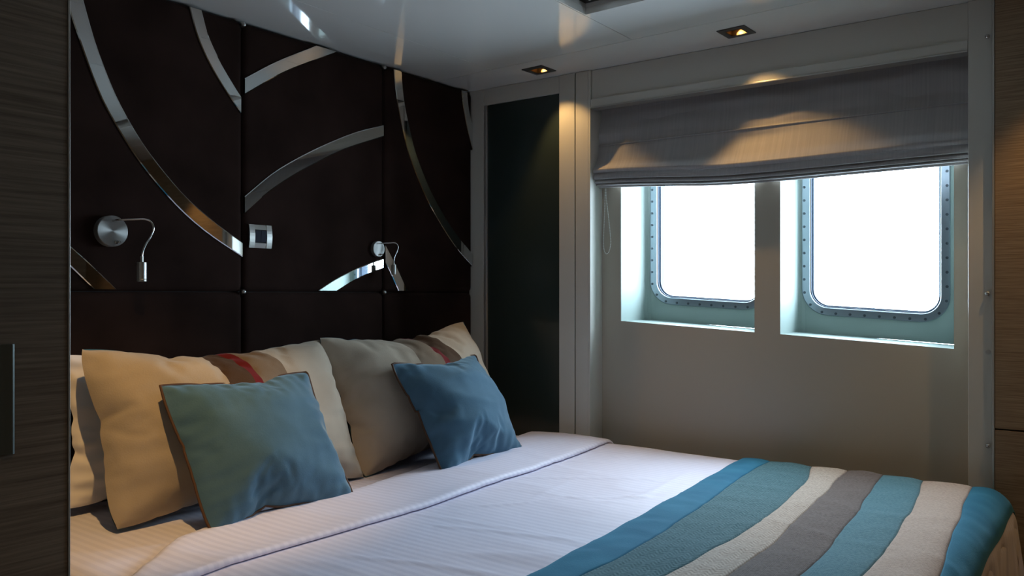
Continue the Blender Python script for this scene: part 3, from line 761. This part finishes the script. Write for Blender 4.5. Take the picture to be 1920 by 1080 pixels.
# duvet: white satin-stripe cover, draping over the foot and the sides
rows = []
NP, NQ = 250, 190
for i in range(NQ + 1):
    q = -0.12 + (1.62 + 0.12) * i / NQ
    rows.append([bed_pt(0.50 + (2.93 - 0.50) * j / NP, q, 0.0) for j in range(NP + 1)])
dv = build('duvet', MB().grid(rows), 'linen', smooth=True, fix=False)
tag(dv, 'white satin stripe duvet spread over the bed', 'duvet')
YF = [(0.5, 1.47), (0.9457, 1.4953), (1.2376, 1.4992), (1.60, 1.4968), (2.13, 1.53), (2.52, 1.568), (2.83, 1.590)]
YH = [(0.5, 1.42), (0.70, 1.50), (0.8455, 1.605), (1.035, 1.765), (1.20, 1.806), (1.545, 1.79), (2.0, 1.86), (2.5, 1.95), (2.83, 1.985)]
rows = []
prof = [(0.0, 0.001), (0.02, 0.006), (0.06, 0.010), (0.15, 0.0115), (0.3, 0.0115), (0.45, 0.0120), (0.6, 0.0125), (0.75, 0.0135), (0.86, 0.0155), (0.92, 0.0175), (0.955, 0.0178), (0.975, 0.0165), (0.99, 0.0130), (0.998, 0.0085), (0.994, 0.0045), (0.975, 0.0020), (0.94, 0.0015)]
for j in range(121):
    p = 0.56 + (2.90 - 0.56) * j / 120
    yh, yf = interp(YH, p), interp(YF, p); yf += 0.006 * nz(p * 4, 2.0)
    rows.append([bed_pt(p, yh + (yf - yh) * t, h * (1 + 0.25 * nz(p * 3, t * 3, 5)) + 0.002 * sstep(.2, .8, t) * nz(p * 2.5, t * 5, 9) + (0.012 if p > 2.2 else 0.012 * sstep(1.6, 2.2, p)) * math.sin(PI * min(1, t * 1.0)) * 0.8) for t, h in prof])
build('turned_down_edge', MB().grid(rows), 'linen', dv, smooth=True, fix=False)

# bed runner: seven sewn stripes across the foot of the bed
RB = [  # seam lines: bed position along the bed at three points across it
 [(1.0, 0.935), (1.30, 0.956), (1.96, 1.000), (2.38, 1.030), (2.70, 1.055), (2.9, 1.062)],
 [(1.0, 0.858), (1.37, 0.866), (1.60, 0.872), (1.76, 0.882), (2.11, 0.910), (2.45, 0.948), (2.70, 0.960), (2.9, 0.965)],
 [(1.0, 0.750), (1.46, 0.738), (1.75, 0.728), (2.15, 0.735), (2.50, 0.775), (2.70, 0.822), (2.9, 0.83)],
 [(1.0, 0.640), (1.54, 0.635), (1.80, 0.640), (2.05, 0.655), (2.45, 0.69), (2.70, 0.712), (2.9, 0.72)],
 [(1.0, 0.525), (1.62, 0.525), (1.85, 0.530), (2.20, 0.555), (2.50, 0.590), (2.70, 0.600), (2.9, 0.605)],
 [(1.0, 0.420), (1.70, 0.424), (2.00, 0.428), (2.40, 0.455), (2.70, 0.487), (2.9, 0.49)],
 [(1.0, 0.285), (1.79, 0.300), (2.05, 0.318), (2.35, 0.338), (2.63, 0.356), (2.9, 0.365)],
 [(1.0, 0.215), (1.85, 0.222), (2.10, 0.228), (2.40, 0.232), (2.65, 0.232), (2.9, 0.230)],
]
rn = thing('bed_runner', 'striped bed runner in blue beige and grey across the foot of the bed', 'bed runner', (1.8, 0.62, ZB))
RM = [('blue_velvet', 'bright blue velvet stripe'), ('tweed_teal', 'teal herringbone tweed stripe'), ('tweed_beige', 'beige herringbone stripe'), ('tweed_grey', 'grey brown tweed stripe'),
      ('tweed_blue', 'blue tweed stripe'), ('tweed_sand', 'pale sand woven stripe'), ('blue_velvet', 'bright blue velvet border')]
def smooth_tab(tab):
    P = crom([(a, b, 0) for a, b in tab], 40); return [(p.x, p.y) for p in P]
RBs = [smooth_tab(t) for t in RB]
NPX = 130
for k in range(7):
    rows = []
    ts = [0, .015, .05, .12, .22, .34, .46, .58, .70, .80, .89, .95, .985, 1.0]
    for t in ts:
        row = []
        for j in range(NPX + 1):
            p = 0.60 + (2.905 - 0.60) * j / NPX
            a, b = interp(RBs[k], p) + 0.0065 * nz(p * 6.5, k * 3.3, 1.5), interp(RBs[k + 1], p) + 0.0065 * nz(p * 6.5, (k + 1) * 3.3, 1.5)
            puff = 0.0060 * (max(0.0, math.sin(PI * t)) ** 0.45)
            qq = a + (b - a) * t; crs = (0.0022 * nz(p * 15 + qq * 6, qq * 20, 2.0 + k) + 0.0018 * nz(p * 34, qq * 14 - p * 5, 6.0 + k)) * math.sin(PI * t) ** 0.6
            edge = 0.0
            if k == 0 and t == 0: edge = -0.008
            row.append(bed_pt(p, a + (b - a) * t, 0.009 + puff + crs + edge - (0.0022 if t in (0, 1.0) else 0.0), 0.9, 0.3))
        rows.append(row)
    o = build('runner_stripe', MB().grid(rows), RM[k][0], rn, smooth=True, fix=False); o['label'] = RM[k][1]

# ================================================================== PILLOWS
# each pillow is two cloth sheets sewn at the rim and inflated, so the rim gathers and the corners pull into ears
def sew_and_inflate(Wd, Ht, vol, seed, nx, ny, frames=28, bend=0.03, tens=25.0, barrel=0.030):
    def idx(i, j, side):
        if side == 1 and 0 < i < nx and 0 < j < ny: return (nx + 1) * (ny + 1) + (i - 1) + (j - 1) * (nx - 1)
        return i + j * (nx + 1)
    vs, fs = [], []
    for side in (0, 1):
        for j in range(ny + 1):
            for i in range(nx + 1):
                e = min(i, nx - i, j, ny - j)
                if side == 1 and e == 0: continue
                a, b = 2 * i / nx - 1, 2 * j / ny - 1
                cut = 1 - 0.042 * (a * b) ** 6                          # softly rounded corners
                x, z = Wd / 2 * a * cut * (1 + barrel * (1 - b * b) * a * a), Ht / 2 * b * cut * (1 + barrel * 1.3 * (1 - a * a) * b * b)
                y = 0.0 if e == 0 else (-1 if side == 0 else 1) * .004 * min(e, 3) + .0018 * nz(x * 22 + seed, z * 22, seed + 7 * side)
                vs.append((x, y, z))
    for side in (0, 1):
        for j in range(ny):
            for i in range(nx):
                q = [idx(i, j, side), idx(i + 1, j, side), idx(i + 1, j + 1, side), idx(i, j + 1, side)]
                fs.append(q if side == 0 else q[::-1])
    me = bpy.data.meshes.new('sewn_sheets'); me.from_pydata(vs, [], fs); o = bpy.data.objects.new('sewn_sheets', me); COL.objects.link(o)
    md = o.modifiers.new('cloth', 'CLOTH'); c = md.settings
    c.quality = 5; c.mass = .25; c.tension_stiffness = tens; c.compression_stiffness = tens; c.shear_stiffness = tens * .4; c.bending_stiffness = bend
    c.tension_damping = 8; c.compression_damping = 8; c.shear_damping = 8; c.bending_damping = .5; c.air_damping = 1.5
    c.use_pressure = True; c.uniform_pressure_force = 6.0; c.use_pressure_volume = True; c.target_volume = vol; c.pressure_factor = 1.0
    c.effector_weights.gravity = 0.0
    md.collision_settings.use_collision = False; md.collision_settings.use_self_collision = False
    md.point_cache.frame_start = 1; md.point_cache.frame_end = frames
    for f in range(1, frames + 1): SC.frame_set(f)
    ev = o.evaluated_get(bpy.context.evaluated_depsgraph_get()); co = [v.co.copy() for v in ev.data.vertices]
    SC.frame_set(1); bpy.data.objects.remove(o); bpy.data.meshes.remove(me)
    return dict(co=co, idx=idx, nx=nx, ny=ny)
def make_pillow(name, label, cat, sim, loc, size, lean, yaw, roll, front, back, bands=None, piping=None, group=None, mirror=False, back_k=0.75, foot=0.0, front_k=1.0, calm=0.55, wrinkle=0.014, seed=0.0):
    """size: finished width, height; the bottom ears stand on loc"""
    t = bpy.data.objects.new(name, None); COL.objects.link(t)
    t['label'] = label; t['category'] = cat
    if group: t['group'] = group
    t.location = loc
    t.rotation_euler = (Matrix.Rotation(yaw, 3, 'Z') @ Matrix.Rotation(-lean, 3, 'X') @ Matrix.Rotation(roll, 3, 'Y')).to_euler('XYZ')
    co, idx, nx, ny = sim['co'], sim['idx'], sim['nx'], sim['ny']
    wx = max(p.x for p in co) - min(p.x for p in co); hz = max(p.z for p in co) - min(p.z for p in co); zmin = min(p.z for p in co)
    kx, kz = size[0] / wx, size[1] / hz
    def at(i, j, side):
        p = co[idx(nx - i if mirror else i, j, side)]
        gx, gz = 2 * i / nx - 1, 2 * j / ny - 1                      # let the rim wander less than the raw cloth does
        ix = wx / 2 * gx * (1 - 0.05 * (1 - gz * gz) * gx * gx) * (1 - 0.02 * (gx * gz) ** 6); iz = hz / 2 * gz * (1 - 0.06 * (1 - gx * gx) * gz * gz) * (1 - 0.02 * (gx * gz) ** 6)
        px = (-p.x if mirror else p.x) * (1 - calm) + ix * calm
        z = (p.z * (1 - calm) + iz * calm - zmin) * kz
        y = p.y * (front_k if side == 0 else back_k)
        if side == 0 and wrinkle:
            eu, ev = 1 - abs(gx), 1 - abs(gz)
            y += wrinkle * (0.9 * nz(gx * 2.4 + seed, gz * 8.5, seed) * math.exp(-eu / 0.30) * min(1.0, eu / 0.05) + 0.9 * nz(gx * 8.5, gz * 2.4 + seed, seed + 4) * math.exp(-ev / 0.30) * min(1.0, ev / 0.05)
                            + 0.7 * (abs(nz(gx * 1.5 + seed, gz * 2.4 + 0.7 * gx, seed + 8)) - 0.2) * min(1.0, 4 * min(eu, ev)))
        y -= foot * max(0.0, 1 - z / (0.35 * size[1])) ** 2          # the lower part slumps forward
        return (px * kx, y, z)
    cuts = bands or [(0.0, 1.0, front, 'front')]
    for a, b, m, nm in cuts:
        ia, ib = round(a * nx), round(b * nx)
        build(nm, MB().grid([[at(i, j, 0) for i in range(ia, ib + 1)] for j in range(ny + 1)]), m, t, world=False, smooth=True, fix=False, sub=1)
    build('back', MB().grid([[at(i, j, 1) for i in range(nx, -1, -1)] for j in range(ny + 1)]), back, t, world=False, smooth=True, fix=False, sub=1)
    if piping:
        loop = [at(i, 0, 0) for i in range(nx)] + [at(nx, j, 0) for j in range(ny)] + [at(i, ny, 0) for i in range(nx, 0, -1)] + [at(0, j, 0) for j in range(ny, 0, -1)]
        build('piping', MB().tube(loop, 0.0036, 8, closed=True), piping, t, world=False, smooth=True)
    return t
D = math.radians
SIM_A = sew_and_inflate(0.84, 0.54, 0.0180, 1.7, 66, 44, bend=0.012)
SIM_B = sew_and_inflate(0.84, 0.54, 0.0180, 8.2, 66, 44, bend=0.012)
SIM_C = sew_and_inflate(0.49, 0.43, 0.0072, 2.9, 50, 46, bend=0.008)
SIM_D = sew_and_inflate(0.49, 0.43, 0.0072, 5.3, 50, 46, bend=0.008)
make_pillow('white_pillow', 'plain white pillow standing behind the left beige pillow', 'pillow', SIM_B, (1.36, 2.205, 0.602), (0.75, 0.41), D(8), D(0), D(2), 'linen_plain', 'linen_plain', back_k=0.4, front_k=0.4)
make_pillow('large_pillow', 'large beige pillow with brown red and taupe bands behind the greyer cushion', 'pillow', SIM_A, (1.385, 1.965, 0.592), (0.80, 0.485), D(24), D(-2), D(0.5), 'beige_velvet', 'blue_lining', seed=3.7, back_k=0.55, foot=0.02,
            bands=[(0.0, 0.40, 'beige_velvet', 'front'), (0.40, 0.485, 'brown_band', 'brown_band'), (0.485, 0.515, 'red_band', 'red_band'), (0.515, 0.64, 'taupe_band', 'taupe_band'), (0.64, 1.0, 'beige_velvet', 'front')])
make_pillow('large_pillow', 'large beige pillow with taupe red and brown bands beside the smoked glass panel', 'pillow', SIM_B, (2.180, 1.975, 0.600), (0.81, 0.49), D(22), D(2), D(-2.5), 'beige_velvet', 'blue_lining', seed=11.2, back_k=0.55, foot=0.02,
            bands=[(0.0, 0.37, 'beige_velvet', 'front'), (0.37, 0.485, 'taupe_band', 'taupe_band'), (0.485, 0.515, 'red_band', 'red_band'), (0.515, 0.62, 'brown_band', 'brown_band'), (0.62, 1.0, 'beige_velvet', 'front')])
make_pillow('cushion', 'dusty teal velvet cushion with brown piping nearer the wardrobe', 'cushion', SIM_C, (1.335, 1.750, 0.596), (0.47, 0.41), D(31), D(0), D(0), 'teal_velvet', 'teal_velvet', seed=5.9, piping='piping', foot=0.012, back_k=0.38, calm=0.68)
make_pillow('cushion', 'blue velvet cushion with brown piping nearer the window', 'cushion', SIM_D, (2.155, 1.750, 0.600), (0.48, 0.41), D(31), D(4), D(0), 'teal_velvet', 'teal_velvet', seed=21.4, piping='piping', foot=0.012, back_k=0.38, calm=0.68)
